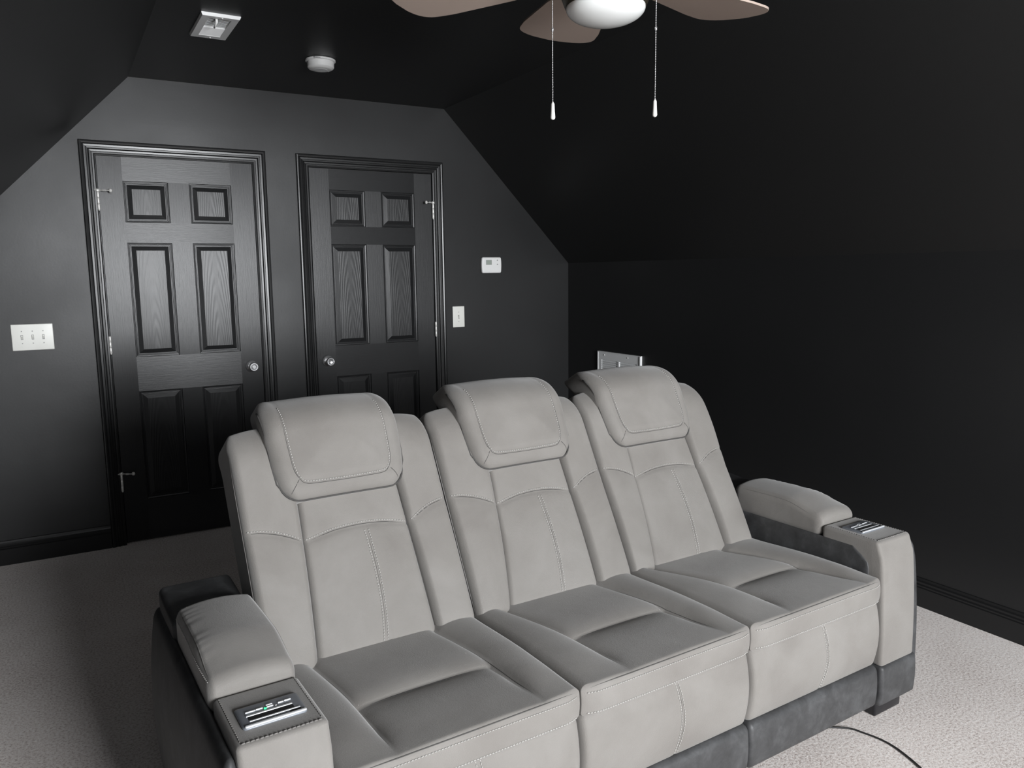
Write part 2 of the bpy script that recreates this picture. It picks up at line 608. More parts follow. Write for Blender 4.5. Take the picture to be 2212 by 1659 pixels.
        st.tube([(hx + s * .022, -.024, zt_ - .001), (hx + s * .034, -.030, zt_ - .001)], .0052, 6)
        if hinge_side < 0:
            st.tube([(hx - .002, -.012, zt_), (hx - .016, -.020, zt_)], .003, 8)
        ds = sharp(st.build('door_stop', M['hinge_metal'], root), 40)
        e = Vector((hx + s * .050, -.036, zt_ - .002)); dr = Vector((s * .8, .25, 0)).normalized()
        MB().tube([e, e + dr * .003, e + dr * .010, e + dr * .014], [.006, .0095, .0095, .006], 14).build('rubber_tip', M['rubber'], ds, True)
    return root

door('door_1', D1, -1)
door('door_2', D2, 1)

# ------------------------------------------------------------------ sofa
TH = .042
SX0, SY0 = -.014, -3.199
sofa = empty('reclining_sofa', (SX0, SY0, 0), TH)
tag(sofa, 'three-seat light grey power reclining sofa with padded headrests and dark leather base', 'sofa')
SWD = 2.118                      # overall width
AW = .174                        # arm width
SXS = [AW, .766, 1.345, SWD - AW - .020]     # seat divisions
SXS[3] = 1.944 - .004
AL = math.atan(.55)
sA, cA = math.sin(AL), math.cos(AL)
def toback(P):
    """(X, N, T) -> sofa space; N runs backwards from the face, T up the recline"""
    X, N, T = P[:, 0], P[:, 1], P[:, 2]
    return np.stack([X, .46 + T * sA + N * cA, .45 + T * cA - N * sA], 1)
def tb(x, n, t):
    return (x, .46 + t * sA + n * cA, .45 + t * cA - n * sA)
BDIR = (0, cA, -sA)              # looking into the back

def interp(xs, ys):
    c = np.polyfit(xs, ys, 2)
    lo_, hi_ = min(xs), max(xs)
    return lambda t: np.polyval(c, np.clip(t, lo_, hi_))

def seam_or_shade(pts, direction, bvh, parent, rad=.0011, lift=-.0001):  # dark line for sewn seams, also painted as shade in creases
    return piping(pts, direction, bvh, parent, 'seam_or_shade', rad, M['seam_or_shade'], lift)

SEATS = [
    dict(xs=SXS[0], xe=SXS[1], cl=interp([0, .29, .42, .66], [.304, .322, .336, .335]), cr=interp([0, .30, .42, .66], [.641, .643, .617, .62]),
         sl=interp([-.04, .06, .19, .44], [.302, .304, .304, .285]), sr=interp([-.04, .06, .22, .33, .45], [.655, .672, .653, .647, .632]),
         h0=.276, h1=.652, cs=.503),
    dict(xs=SXS[1], xe=SXS[2], cl=interp([0, .30, .44, .66], [.876, .922, .937, .937]), cr=interp([0, .31, .44, .66], [1.207, 1.221, 1.196, 1.20]),
         sl=interp([-.04, .045, .22, .45], [.909, .922, .898, .856]), sr=interp([-.04, .08, .22, .466], [1.256, 1.262, 1.235, 1.20]),
         h0=.868, h1=1.250, cs=1.084),
    dict(xs=SXS[2], xe=SXS[3], cl=interp([0, .31, .44, .66], [1.439, 1.479, 1.490, 1.49]), cr=interp([0, .31, .42, .66], [1.785, 1.795, 1.762, 1.765]),
         sl=interp([-.04, .07, .215, .445], [1.50, 1.52, 1.505, 1.417]), sr=interp([-.04, .067, .22, .44], [1.86, 1.87, 1.821, 1.753]),
         h0=1.412, h1=1.798, cs=1.655),
]

def seat(i, S):
    xs, xe = S['xs'] + .002, S['xe'] - .002
    zt, zb = .478, .398
    yf = -.028
    xlc, xrc = float(S['sl'](.2)), float(S['sr'](.2))
    YC = .207
    def fn(P):
        X, Y, Z = P[:, 0].copy(), P[:, 1].copy(), P[:, 2].copy()
        m = sstep(.445, .474, Z)
        xl, xr = S['sl'](Y), S['sr'](Y)
        # grid columns follow the long creases
        X = np.where(X < xlc, xs + (X - xs) * (xl - xs) / (xlc - xs), np.where(X > xrc, xr + (X - xrc) * (xe - xr) / (xe - xrc), xl + (X - xlc) * (xr - xl) / (xrc - xlc)))
        dz = np.zeros_like(X)
        fr = sstep(yf + .01, .13, Y)                    # shapes fade out at the front edge
        L = X < xl; Rr = X > xr; C = ~(L | Rr)
        ul = np.clip((X - xs) / (xl - xs), 0, 1); ur = np.clip((X - xr) / (xe - xr), 0, 1)
        uc = np.clip((X - xl) / (xr - xl), 0, 1)
        bl = np.sin(PI * ul) ** .8; br = np.sin(PI * ur) ** .8
        dz += np.where(L, .013 * bl, 0) * (.3 + .7 * fr) + np.where(Rr, .013 * br, 0) * (.3 + .7 * fr)
        Y0 = Y.copy()
        yc = YC
        Y = Y + .008 * np.cos(PI * (uc - .5)) * np.exp(-((Y0 - YC) / .08) ** 2) * C
        side = np.clip(np.sin(PI * uc), 0, 1)
        tf = np.clip((Y0 - yf) / (yc - yf), 0, 1)
        pad = .004 * side ** .5
        dcy = Y0 - yc
        cross = np.where(dcy > 0, .018 * np.exp(-(dcy / .024)), .020 * np.exp(-(-dcy / .055)))
        dz += np.where(C, pad - cross * side ** .22, 0)
        dl = np.abs(X - xl); dr_ = np.abs(X - xr)
        dz -= (.011 * np.exp(-dl / .011) + .011 * np.exp(-dr_ / .011)) * (.03 + .97 * fr)
        # the bolsters stand above the front pad
        hol = sstep(yf + .02, .12, Y) * (1 - sstep(.17, .24, Y))
        dz -= .007 * hol * (np.exp(-dl / .03) * (X > xl) + np.exp(-dr_ / .03) * (X < xr))
        dz -= .010 * sstep(.2, .5, Y)
        Z = Z + dz * m
        # front band bulges a little
        fm = (1 - sstep(yf + .002, yf + .02, Y))
        Y = Y - fm * .006 * np.sin(PI * np.clip((Z - zb) / (zt - zb), 0, 1)) * 1.0
        Y = Y + fm * .010 * (1 - sstep(0, .05, X - xs)) + fm * .010 * (1 - sstep(0, .05, xe - X))
        return np.stack([X, Y, Z], 1)
    o = rbox('seat_cushion', (xs, yf, zb), (xe, .60, zt), (.020, .010, .014), M['fabric'], sofa, step=(.006, .0055, .012), fn=fn, nz=5)
    b = bvh_of([o])
    a_, b_ = float(S['sl'](YC)), float(S['sr'](YC))
    seam_or_shade([(a_ + q * (b_ - a_), YC + .008 * math.cos(PI * (q - .5)) - .0005, .5) for q in np.linspace(.1, .9, 12)], (0, 0, -1), b, o, rad=.0018, lift=.0004)  # dark tube painting the shade at the bottom of the cross crease
    for k in ('sl', 'sr'):
        seam_or_shade([(float(S[k](yy)), yy, .5) for yy in np.linspace(-.005, .44, 9)], (0, 0, -1), b, o, rad=.0010, lift=-.0003)  # long creases get a painted shade line as well
    stitch([(xs + .012, yf, zt - .016), ((xs + xe) / 2, yf, zt - .015), (xe - .012, yf, zt - .016)], (0, 1, 0), b, o)
    stitch([(xs + .012, yf, zb + .013), ((xs + xe) / 2, yf, zb + .012), (xe - .012, yf, zb + .013)], (0, 1, 0), b, o)
    piping([(xs + .004, yf + .004, zt - .004), ((xs + xe) / 2, yf + .002, zt - .003), (xe - .004, yf + .004, zt - .004)], (0, .7, -.7), b, o, 'seam_or_shade', rad=.0014, material=M['seam_or_shade'], lift=-.0002)
    return o

def footrest(i, S):
    xs, xe = S['xs'] + .002, S['xe'] - .002
    zb, zt, yf = .185, .41, -.006
    xc = (xs + xe) / 2 + .018
    def fn(P):
        X, Y, Z = P[:, 0].copy(), P[:, 1].copy(), P[:, 2].copy()
        f = 1 - sstep(yf + .004, yf + .03, Y)
        t = np.clip((Z - zb) / (zt - zb), 0, 1)
        Y -= f * (.030 * np.sin(PI * np.clip(t * .75 + .12, 0, 1)) - .004)
        Y += f * .004 * np.exp(-np.abs(X - xc - .012 * np.sin(PI * t)) / .006)
        return np.stack([X, Y, Z], 1)
    o = rbox('footrest', (xs, yf, zb), (xe, .12, zt), (.022, .022, .02), M['fabric'], sofa, step=(.006, .03, .012), fn=fn)
    b = bvh_of([o])
    seam_or_shade([(xc, yf, zt - .012), (xc + .012, yf, (zb + zt) / 2), (xc, yf, zb + .015)], (0, 1, 0), b, o, rad=.0007)
    for dx in (-.006, .006):
        stitch([(xc + dx - .0, yf, zt - .012), (xc + dx + .012, yf, (zb + zt) / 2), (xc + dx, yf, zb + .015)], (0, 1, 0), b, o)
    return o

def backrest(i, S):
    xs, xe = S['xs'] + .0045, S['xe'] - .0045
    cl, cr = S['cl'], S['cr']
    if i == 2: xe -= .022
    def arc_c(uc):      # seam height across the centre panel
        return .318 + .024 * np.sin(PI * np.clip(uc, 0, 1)) ** .8
    # centre panel
    def fnc(P):
        X, N, T = P[:, 0].copy(), P[:, 1].copy(), P[:, 2].copy()
        uc = (X - .0)                       # X comes as 0..1 mapped
        a, bb = cl(T), cr(T)
        f = 1 - sstep(.0, .03, N)
        ta = arc_c(uc)
        low = np.sin(PI * np.clip((T + .03) / (ta + .03), 0, 1)) ** .7
        up = np.sin(PI * np.clip((T - ta) / .22, 0, 1)) ** .8
        N = N - f * (np.where(T < ta, .016 * low, .007 * up) * np.clip(np.sin(PI * uc), 0, 1) ** .5)
        N = N + f * .004 * np.exp(-np.abs(T - ta) / .006)
        N = N + f * np.where(T < ta, .003 * np.exp(-np.abs(a + uc * (bb - a) - S['cs']) / .005), 0)
        X = a + .001 + uc * (bb - a - .002)
        return toback(np.stack([X, N, T], 1))
    o = rbox('backrest', (0, .0, 0), (1, .12, .63), (.05, .018, .03), M['fabric'], sofa, step=(.018, .03, .007), fn=fnc)
    # wings
    ws = []
    for side in (-1, 1):
        def fnw(P, side=side):
            X, N, T = P[:, 0].copy(), P[:, 1].copy(), P[:, 2].copy()
            a = xs if side < 0 else cr(T)
            bb = cl(T) if side < 0 else xe
            q = X                           # 0..1 across
            inner = q if side < 0 else 1 - q
            ta = .366 - .050 * inner ** 2
            f = 1 - sstep(-.02, .02, N)
            N = N - f * (np.where(T < ta, .014 * np.sin(PI * np.clip((T + .02) / (ta + .02), 0, 1)) ** .8, .008 * np.sin(PI * np.clip((T - ta) / .3, 0, 1))) * np.sin(PI * np.clip(q, 0, 1)) ** .6)
            N = N + f * .0035 * np.exp(-np.abs(T - ta) / .006)
            top = sstep(.52, .68, T)
            N = N + .035 * top ** 2
            # the shoulders draw in at the outer top
            out = 1 - inner
            T = T - .018 * out ** 3 * sstep(.5, .66, T)
            X = a + q * (bb - a)
            if i == 2 and side > 0:         # last wing widens then turns in at the top
                X = X + q * (.012 * np.sin(PI * np.clip((T - .3) / .34, 0, 1)))
            return toback(np.stack([X, N, T], 1))
        w = rbox('wing', (0, -.014, -.012), (1, .15, .665), (.13, .026, .05), M['fabric'], o, step=(.07, .03, .008), fn=fnw, nz=6)
        ws.append(w)
    b = bvh_of([o] + ws)
    # stitched seams
    XA = [cl(.31) + .006, (cl(.33) + S['cs']) / 2, S['cs'], (S['cs'] + cr(.33)) / 2, cr(.31) - .006]
    pts = [tb(x, 0, float(arc_c((x - cl(.33)) / (cr(.33) - cl(.33)))) + .006) for x in XA]
    stitch(pts, BDIR, b, o)
    seam_or_shade([(p[0], p[1] - .006 * sA, p[2] - .006 * cA) for p in pts], BDIR, b, o)
    seam_or_shade([tb(S['cs'], 0, .325), tb(S['cs'] + .001, 0, .2), tb(S['cs'] - .004, 0, .1), tb(S['cs'] - .016, 0, .015)], BDIR, b, o, rad=.0007)
    for dx in (-.006, .006):
        stitch([tb(S['cs'] + dx, 0, .325), tb(S['cs'] + dx + .001, 0, .2), tb(S['cs'] + dx - .004, 0, .1), tb(S['cs'] + dx - .016, 0, .015)], BDIR, b, o)
    for side, w in zip((-1, 1), ws):
        pts = []
        for q in (.04, .25, .5, .75, .95):
            a = xs if side < 0 else cr(.34); bb = cl(.34) if side < 0 else xe
            inner = q if side < 0 else 1 - q
            pts.append(tb(a + q * (bb - a), 0, .366 - .050 * inner ** 2 + .006))
        stitch(pts, BDIR, b, w)
        seam_or_shade([(p[0], p[1] - .006 * sA, p[2] - .006 * cA) for p in pts], BDIR, b, w)
    ball = bvh_of([o] + ws)
    for cfn in (cl, cr):
        seam_or_shade([tb(float(cfn(t)) , .0, t) for t in np.linspace(.012, .43, 12)], BDIR, ball, o, rad=.0021, lift=.0002)  # dark tube down each crease beside the wings, standing in for its shade
    # welts down the outer edges of the wings
    for side, w in zip((-1, 1), ws):
        x = xs + .004 if side < 0 else xe - .004
        bw = bvh_of([w])
        hs = [tb(x, .012, t) for t in (.0, .1, .2, .3, .4, .5, .6)]
        piping(hs, (side * -1.0, .0, 0), bw, w, rad=.0020, lift=-.0003)
    # shell behind
    rbox('back_shell', (xs + .008, .07, .02), (xe - .008, .21, .635), (.03, .05, .05), M['leather'], o, step=.05, fn=lambda P: toback(P))
    return o

def headrest(i, S):
    c = (S['h0'] + S['h1']) / 2; hw = (S['h1'] - S['h0']) / 2
    T0, T1 = .428, .752
    def fn(P):
        q, N, T = P[:, 0].copy(), P[:, 1].copy(), P[:, 2].copy()
        t = (T - T0) / (T1 - T0)
        wv = np.interp(t, [0, .12, .3, .55, 1], [.86, .95, 1.0, 1.03, 1.0])
        f = 1 - sstep(-.058, -.01, N)
        # border seam: distance from the outline
        dx = (1 - np.abs(q)) * hw
        dd = np.minimum(dx, (T - T0))
        N = N + f * .0045 * np.exp(-np.abs(dd - .046) / .005)
        N = N - f * .010 * sstep(.05, .16, dd)
        N = N + 5.2 * np.clip(T - .615, 0, 1) ** 2
        N = N + .010 * (np.abs(q) ** 2)
        X = c + q * hw * wv
        return toback(np.stack([X, N, T], 1))
    o = rbox('headrest', (-1, -.058, T0), (1, .085, T1), (.18, .034, .070), M['fabric'], sofa, step=(.035, .02, .006), fn=fn, nz=7)
    b = bvh_of([o])
    def P(q, t):
        return tb(c + q * hw, -.05, t)
    k = 1 - .050 / hw
    path = [P(-k * 1.02, .70), P(-k * 1.02, .62), P(-k, .545), P(-k * .975, .508), P(-k * .91, .484), P(-k * .78, .4725), P(-k * .4, .4690), P(0, .468), P(k * .4, .4690), P(k * .78, .4725), P(k * .91, .484), P(k * .975, .508), P(k, .545), P(k * 1.02, .62), P(k * 1.02, .70)]
    stitch(path, BDIR, b, o)
    seam_or_shade([(c + (p[0] - c) * 1.03, p[1] - (.006 * sA if abs(p[0] - c) < k * hw * .9 else 0), p[2] - (.006 * cA if abs(p[0] - c) < k * hw * .9 else 0)) for p in path], BDIR, b, o, rad=.0009)
    for s in (-1, 1):
        piping([P(s * k * .93, .482), P(s * .80, .452), P(s * .84, .436)], BDIR, b, o, 'seam_or_shade', rad=.0010, material=M['seam_or_shade'], lift=-.0001)
    # welt round the lower outline, behind the cushion face; dark colour paints the gap's shade
    pts = []
    for a in np.linspace(0, 1, 60):
        # rounded U in (q,T)
        s = a * 2 - 1
        pass
    outl = []
    rr = .055
    kx = hw * .95
    for t in np.linspace(.70, T0 + rr, 14): outl.append((-1 * np.interp(t, [.42, .53, .7], [hw * .945, hw * 1.0, hw * 1.02]), t))
    for th in np.linspace(0, PI / 2, 8)[1:]: outl.append((-(hw * .945 - rr) - rr * math.cos(th), T0 + rr - rr * math.sin(th)))
    for x in np.linspace(-(hw * .945 - rr), hw * .945 - rr, 12)[1:]: outl.append((x, T0))
    for th in np.linspace(PI / 2, 0, 8)[1:]: outl.append(((hw * .945 - rr) + rr * math.cos(th), T0 + rr - rr * math.sin(th)))
    for t in np.linspace(T0 + rr, .70, 14)[1:]: outl.append((np.interp(t, [.42, .53, .7], [hw * .945, hw * 1.0, hw * 1.02]), t))
    tp = []
    for (x, t) in outl:
        n = -.030 + 5.2 * max(0, t - .615) ** 2 + .010 * min(1, abs(x) / hw) ** 2
        tp.append(tb(c + x * 1.0, n, t + .001 - .002))
    MB().tube(tp, .0026, 6).build('welt', M['seam_or_shade'], o, True)
    return o

for i, S in enumerate(SEATS):
    seat(i, S); footrest(i, S); backrest(i, S); headrest(i, S)
    # leather kick panel under each footrest
    def fnb(P):
        X, Y, Z = P[:, 0].copy(), P[:, 1].copy(), P[:, 2].copy()
        f = 1 - sstep(-.02, .02, Y)
        Y = Y - f * .006 * np.sin(PI * np.clip((Z - .05) / .14, 0, 1))
        return np.stack([X, Y, Z], 1)
    rbox('kick_panel', (S['xs'] + .001, -.026, .052), (S['xe'] - .001, .08, .192), (.014, .016, .02), M['leather'], sofa, step=.02, fn=fnb)

# sub-frame that fills the inside of the sofa
MB().box(AW + .01, SWD - AW - .01, .08, .80, .06, .40).build('inner_frame', M['dark'], sofa)

def arm(side):
    """side -1 left, +1 right; built with x measured from the outer face inwards"""
    def mx(P):
        P = np.array(P, float)
        if side > 0:
            P[:, 0] = SWD - P[:, 0]
        return P
    def mk(name, lo, hi, rv, mtl, parent, step=.02, fn=None, nz=4):
        P, Fc = rbox_data(lo, hi, rv, step, fn, nz)
        P = mx(P)
        if side > 0: Fc = [tuple(reversed(q)) for q in Fc]
        return new_obj(name, P, Fc, mtl, parent, True)
    # front post of the arm: light upholstery, flares forward towards the floor
    def fna(P):
        X, Y, Z = P[:, 0].copy(), P[:, 1].copy(), P[:, 2].copy()
        f = 1 - sstep(.0, .06, Y)
        t = np.clip((.588 - Z) / .40, 0, 1)
        Y = Y - f * (.012 + .022 * t) * sstep(0, .06, .588 - Z)
        Y = Y - f * .006 * np.sin(PI * t)
        return np.stack([X, Y, Z], 1)
    post = mk('arm', (0, 0, .185), (AW, .204, .588), (.012, .012, .010), M['fabric'], sofa, step=(.02, .02, .02), fn=fna)
    bp = bvh_of([post])
    sg = side
    def X(x): return SWD - x if side > 0 else x
    stitch([(X(.010), .010, .6), (X(.09), .0095, .6), (X(AW - .010), .010, .6)], (0, 0, -1), bp, post, sp=.0085, ln=.007, w=.0012, material=M['welt'])
    stitch([(X(.010), .195, .6), (X(.010), .1, .6), (X(.010), .015, .6)], (0, 0, -1), bp, post, sp=.0085, ln=.006, w=.0008, material=M['welt'])
    stitch([(X(AW - .010), .195, .6), (X(AW - .010), .1, .6), (X(AW - .010), .015, .6)], (0, 0, -1), bp, post, sp=.0085, ln=.006, w=.0008, material=M['welt'])
    # dark inner patch
    def fni(P):
        Xc, Y, Z = P[:, 0].copy(), P[:, 1].copy(), P[:, 2].copy()
        # top front corner rounded off
        return np.stack([Xc, Y + .05 * sstep(.49, .552, Z) ** 2 * (1 - sstep(.04, .14, Y)), Z], 1)
    mk('inner_panel', (AW - .020, .028, .30), (AW + .004, .62, .552), (.004, .012, .02), M['leather'], post, step=.02, fn=fni)
    # arm body under the pad, in leather
    mk('arm_body', (.012, .205, .06), (AW - .012, .80, .553), (.01, .01, .01), M['leather'], post, step=.05)
    # outer side panel, bulging
    def fno(P):
        Xc, Y, Z = P[:, 0].copy(), P[:, 1].copy(), P[:, 2].copy()
        f = 1 - sstep(-.012, .01, Xc)
        t = np.clip((Z - .05) / .52, 0, 1)
        Xc = Xc - f * .016 * np.sin(PI * np.clip(t, 0, 1)) ** .7 * 1.6
        g_ = 1 - sstep(.0, .10, Y)
        Y = Y - g_ * (.004 + .026 * (1 - t)) * sstep(0, .08, .572 - Z)
        return np.stack([Xc, Y, Z], 1)
    mk('side_panel', (-.019, .0, .05), (.004, .82, .565), (.012, .02, .03), M['leather'], post, step=.03, fn=fno)
    # dark end cap behind the pad
    def fnc(P):
        Xc, Y, Z = P[:, 0].copy(), P[:, 1].copy(), P[:, 2].copy()
        return np.stack([Xc, Y, Z + .012 * sstep(.6, .8, Y) * sstep(.5, .6, Z)], 1)
    mk('arm_end_cap', (-.012, .572, .42), (AW - .002, .80, .612), (.016, .02, .018), M['leather'], post, step=.03, fn=fnc)
    # kick panel under the arm
    def fnb(P):
        Xc, Y, Z = P[:, 0].copy(), P[:, 1].copy(), P[:, 2].copy()
        f = 1 - sstep(-.02, .02, Y)
        return np.stack([Xc, Y - f * .005 * np.sin(PI * np.clip((Z - .05) / .14, 0, 1)), Z], 1)
    mk('kick_panel', (-.018, -.034, .050), (AW - .001, .10, .186), (.012, .014, .012), M['leather'], post, step=.02, fn=fnb)
    # padded armrest
    def fnp(P):
        Xc, Y, Z = P[:, 0].copy(), P[:, 1].copy(), P[:, 2].copy()
        m_ = sstep(.57, .62, Z)
        Z = Z + m_ * (.014 * np.sin(PI * np.clip(Xc / AW, 0, 1)) ** .7 - .026 * (1 - sstep(.20, .36, Y)) + .004 * np.sin(PI * (Y - .2) / .38))
        Z = Z - m_ * .0011 * np.exp(-np.abs(Xc - .012) / .012) * (1 + np.sin(Y * 170 + 3 * np.sin(Y * 37))) * (Y > .25)
        return np.stack([Xc, Y, Z], 1)
    pad = mk('armrest_pad', (-.006, .205, .545), (AW + .002, .585, .640), (.016, .030, .026), M['fabric'], sofa, step=(.012, .008, .02), fn=fnp, nz=6)
    bp2 = bvh_of([pad])
    stitch([(X(-.003), .23, .61), (X(-.003), .4, .622), (X(-.003), .57, .622)], (sg * -1, 0, 0), bp2, pad, w=.0008)
    piping([(X(.004), .215, .66), (X(.002), .25, .66), (X(.003), .4, .66), (X(.003), .57, .66)], (0, 0, -1), bp2, pad, 'seam_or_shade', rad=.0014, lift=-.0004)
    piping([(X(AW - .004), .215, .66), (X(AW - .002), .25, .66), (X(AW - .003), .4, .66), (X(AW - .003), .57, .66)], (0, 0, -1), bp2, pad, 'seam_or_shade', rad=.0014, lift=-.0004)
    # feet
    for yy in (-.008, .74):
        P, Fc = rbox_data((.015, yy, 0), (.155, yy + .06, .054), .006, .05, None, 2)
        P = mx(P)
        if side > 0: Fc = [tuple(reversed(q)) for q in Fc]
        new_obj('foot', P, Fc, M['black'], sofa, True)
    # control panel let into the top of the arm
    cx = (.0865 if side < 0 else SWD - .086); cy = .089 if side < 0 else .112
    z0 = .588
    def bx(name, x0, x1, y0, y1, z1, mtl, parent, r=.0012, zb=.0):
        return rbox(name, (cx + x0, cy + y0, z0 + zb), (cx + x1, cy + y1, z0 + z1), r, mtl, parent, step=.03, nz=2)
    cp = bx('control_panel', -.062, .062, -.040, .040, .0055, M['slate'], sofa, r=(.008, .008, .003), zb=-.002)
    bx('chrome_lip', -.058, .060, -.0395, -.0325, .0078, M['chrome'], cp, r=(.003, .003, .0018), zb=.003)
    bx('charging_slot_shade', -.046, .042, -.018, -.004, .0060, M['dark'], cp, r=.0003, zb=.004)  # dark inlay on the plate, its colour standing for a recess in shade
    bx('slot_strip', -.046, .052, -.0225, -.0185, .0066, M['chrome'], cp, r=.0008, zb=.004)
    bx('slot_strip', -.048, .042, -.0035, .0015, .0072, M['chrome'], cp, r=.001, zb=.004)
    bx('charging_slot_shade', .030, .052, -.030, -.0245, .0060, M['dark'], cp, r=.0003, zb=.004)  # smaller inlay, recess shade painted the same way
    for (a, b_, yy) in ((-.046, -.026, .0125), (-.0255, -.012, .0135), (-.005, .008, .012), (-.005, .008, .019), (.018, .0295, .0155), (.0305, .044, .0165)):
        bx('button', a, b_, yy - .0018, yy + .0018, .0075, M['chrome'], cp, r=.0008, zb=.004)
    led = MB().lathe([(.0036, z0 + .0055), (.0033, z0 + .0068)], 3, 'z', (cx - .0085, cy + .0085, 0)).build('power_indicator', M['led'] if side < 0 else M['white'], cp)
    if side < 0: led['label'] = 'lit green indicator'
    MB().lathe([(.0024, z0 + .0055), (.0022, z0 + .0066)], 3, 'z', (cx + .0125, cy + .0095, 0)).build('power_indicator', M['white'], cp)

arm(-1)
arm(1)

# power cord on the carpet
pts = [(1.60, -2.98, .004), (1.72, -3.06, .004), (1.814, -3.123, .004), (1.835, -3.165, .004), (1.849, -3.211, .004), (1.851, -3.256, .004), (1.84, -3.309, .004), (1.82, -3.368, .004), (1.78, -3.458, .004), (1.70, -3.62, .004), (1.58, -3.9, .004)]
cp = resample(pts, .02)
CORD = MB().tube(cp, .0028, 8).build('power_cord', M['cord'], None, True)
tag(CORD, 'thin black power cord trailing from under the sofa over beige carpet', 'cord')

# ------------------------------------------------------------------ wall and ceiling fittings
def plate(name, xc, zc, w, h, gangs, label, cat='light switch', group=None):
    root = empty(name, (xc, 0, zc))
    tag(root, label, cat, group)
    rbox('cover_plate', (-w / 2, -.0065, -h / 2), (w / 2, 0, h / 2), (.0035, .004, .0035), M['ivory'], root, step=.05, nz=3)
    for k in range(gangs):
        x = (k - (gangs - 1) / 2) * .046
        MB().box(x - .0052, x + .0052, -.0072, -.006, -.012, .012).build('toggle_slot', M['mark'], root)
        v = [(x - .0042, -.007, -.009), (x + .0042, -.007, -.009), (x + .0042, -.007, .004), (x - .0042, -.007, .004),
             (x - .0034, -.018, .005), (x + .0034, -.018, .005), (x + .0034, -.018, .010), (x - .0034, -.018, .010)]
        MB().add(v, [(0, 1, 2, 3), (4, 7, 6, 5), (0, 4, 5, 1), (2, 6, 7, 3), (0, 3, 7, 4), (1, 5, 6, 2)]).build('toggle', M['ivory'], root)
        for s in (-1, 1):
            MB().lathe([(.0028, -.0063), (.0026, -.0074)], 12, 'y', (x, 0, s * .030)).build('screw', M['mark'], root)
    return root
plate('switch_plate', 2.018, 1.155, .084, .135, 1, 'single white switch plate beside the right door, below the thermostat')
plate('switch_plate', -.345, 1.143, .180, .130, 3, 'wide white triple switch plate left of the left door')

# thermostat
t = empty('thermostat', (2.2575, 0, 1.484))
tag(t, 'small white thermostat with grey display, high on wall right of the doors', 'thermostat')
def fnt(P):
    X, Y, Z = P[:, 0].copy(), P[:, 1].copy(), P[:, 2].copy()
    s = 1 + .05 * (1 - (Z / .05) ** 2)
    return np.stack([X * s, Y, Z], 1)
rbox('housing', (-.070, -.026, -.051), (.070, 0, .051), (.008, .008, .010), M['white'], t, step=.012, fn=fnt)
MB().box(-.042, -.003, -.0266, -.0255, .004, .032).build('display', M['lcd'], t)
MB().box(-.044, -.001, -.0262, -.0250, .002, .034).build('display_bezel', M['mark'], t)
for z in (.031, .005):
    MB().lathe([(.0048, -.0255), (.0045, -.0272)], 14, 'y', (.041, 0, z)).build('button', M['mark'], t)
for x0, x1 in ((-.046, -.030), (-.016, .010)):
    rbox('button', (x0, -.0272, -.034), (x1, -.0250, -.028), .001, M['white'], t, step=.02, nz=2)

# smoke detector
sd = empty('smoke_detector', (.945, -.765, HZ))
tag(sd, 'round white smoke detector on the black ceiling', 'smoke detector')
sharp(MB().lathe([(.002, 0), (.066, 0), (.070, -.003), (.070, -.010), (.066, -.013)], 48).build('mounting_ring', M['white'], sd), 40)
sharp(MB().lathe([(.061, -.011), (.061, -.014), (.0635, -.015), (.062, -.037), (.055, -.044), (.045, -.047), (.002, -.048)], 48).build('body', M['white'], sd), 40)
MB().lathe([(.030, -.0475), (.032, -.0480), (.030, -.0490), (.026, -.0490)], 32, 'z', (0, 0, 0)).build('sounder_ring', M['vent'], sd)
MB().lathe([(.003, -.047), (.003, -.0495)], 12, 'z', (.04, .01, 0)).build('test_light', M['mark'], sd)
MB().box(-.048, -.020, -.0675, -.060, -.010, -.006).build('printed_mark', M['mark'], sd)

# ceiling register
vr = empty('ceiling_register', (.416, -1.075, HZ))
tag(vr, 'white rectangular air register with lever on the black ceiling', 'air vent')
hx, hy = .0735, .158
def frame_mesh(hx, hy, ix, iy0, iy1, th, ed=.004):
    mb = MB()
    o = [(-hx, -hy), (hx, -hy), (hx, hy), (-hx, hy)]
    o2 = [(-hx + .004, -hy + .004), (hx - .004, -hy + .004), (hx - .004, hy - .004), (-hx + .004, hy - .004)]
    n_ = [(-ix, iy0), (ix, iy0), (ix, iy1), (-ix, iy1)]
    V = [(x, y, 0) for x, y in o] + [(x, y, -ed) for x, y in o] + [(x, y, -th) for x, y in o2] + [(x, y, -th) for x, y in n_] + [(x, y, 0) for x, y in n_]
    Fc = []
    for lv in range(4):
        for k in range(4):
            k2 = (k + 1) % 4
            Fc.append((lv * 4 + k, lv * 4 + k2, lv * 4 + 4 + k2, lv * 4 + 4 + k))
    return mb.add(V, Fc)
frame_mesh(hx, hy, .043, -.128, .118, .012).build('frame', M['vent'], vr)
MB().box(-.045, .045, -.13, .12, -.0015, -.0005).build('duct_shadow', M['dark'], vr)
for k in range(18):
    yy = -.122 + k * .0138
    near = k >= 9
    a = .55 if near else 1.35
    wv = .0068
    dy, dz = wv * math.sin(a), wv * math.cos(a)
    s = 1 if near else -1
    V = [(-.043, yy - dy, -.0072 + s * dz * .7), (.043, yy - dy, -.0072 + s * dz * .7), (.043, yy + dy, -.0072 - s * dz * .7), (-.043, yy + dy, -.0072 - s * dz * .7)]
    V += [(x, y_, z + .0009) for x, y_, z in V]
    MB().add(V, [(0, 1, 2, 3), (4, 7, 6, 5), (0, 4, 5, 1), (1, 5, 6, 2), (2, 6, 7, 3), (3, 7, 4, 0)]).build('slat', M['vent'], vr)
MB().tube([(-.012, -.118, -.008), (-.012, -.120, -.022), (-.014, -.100, -.030), (-.016, -.085, -.034)], [.006, .005, .003, .0035], 8).build('lever', M['white'], vr, True)
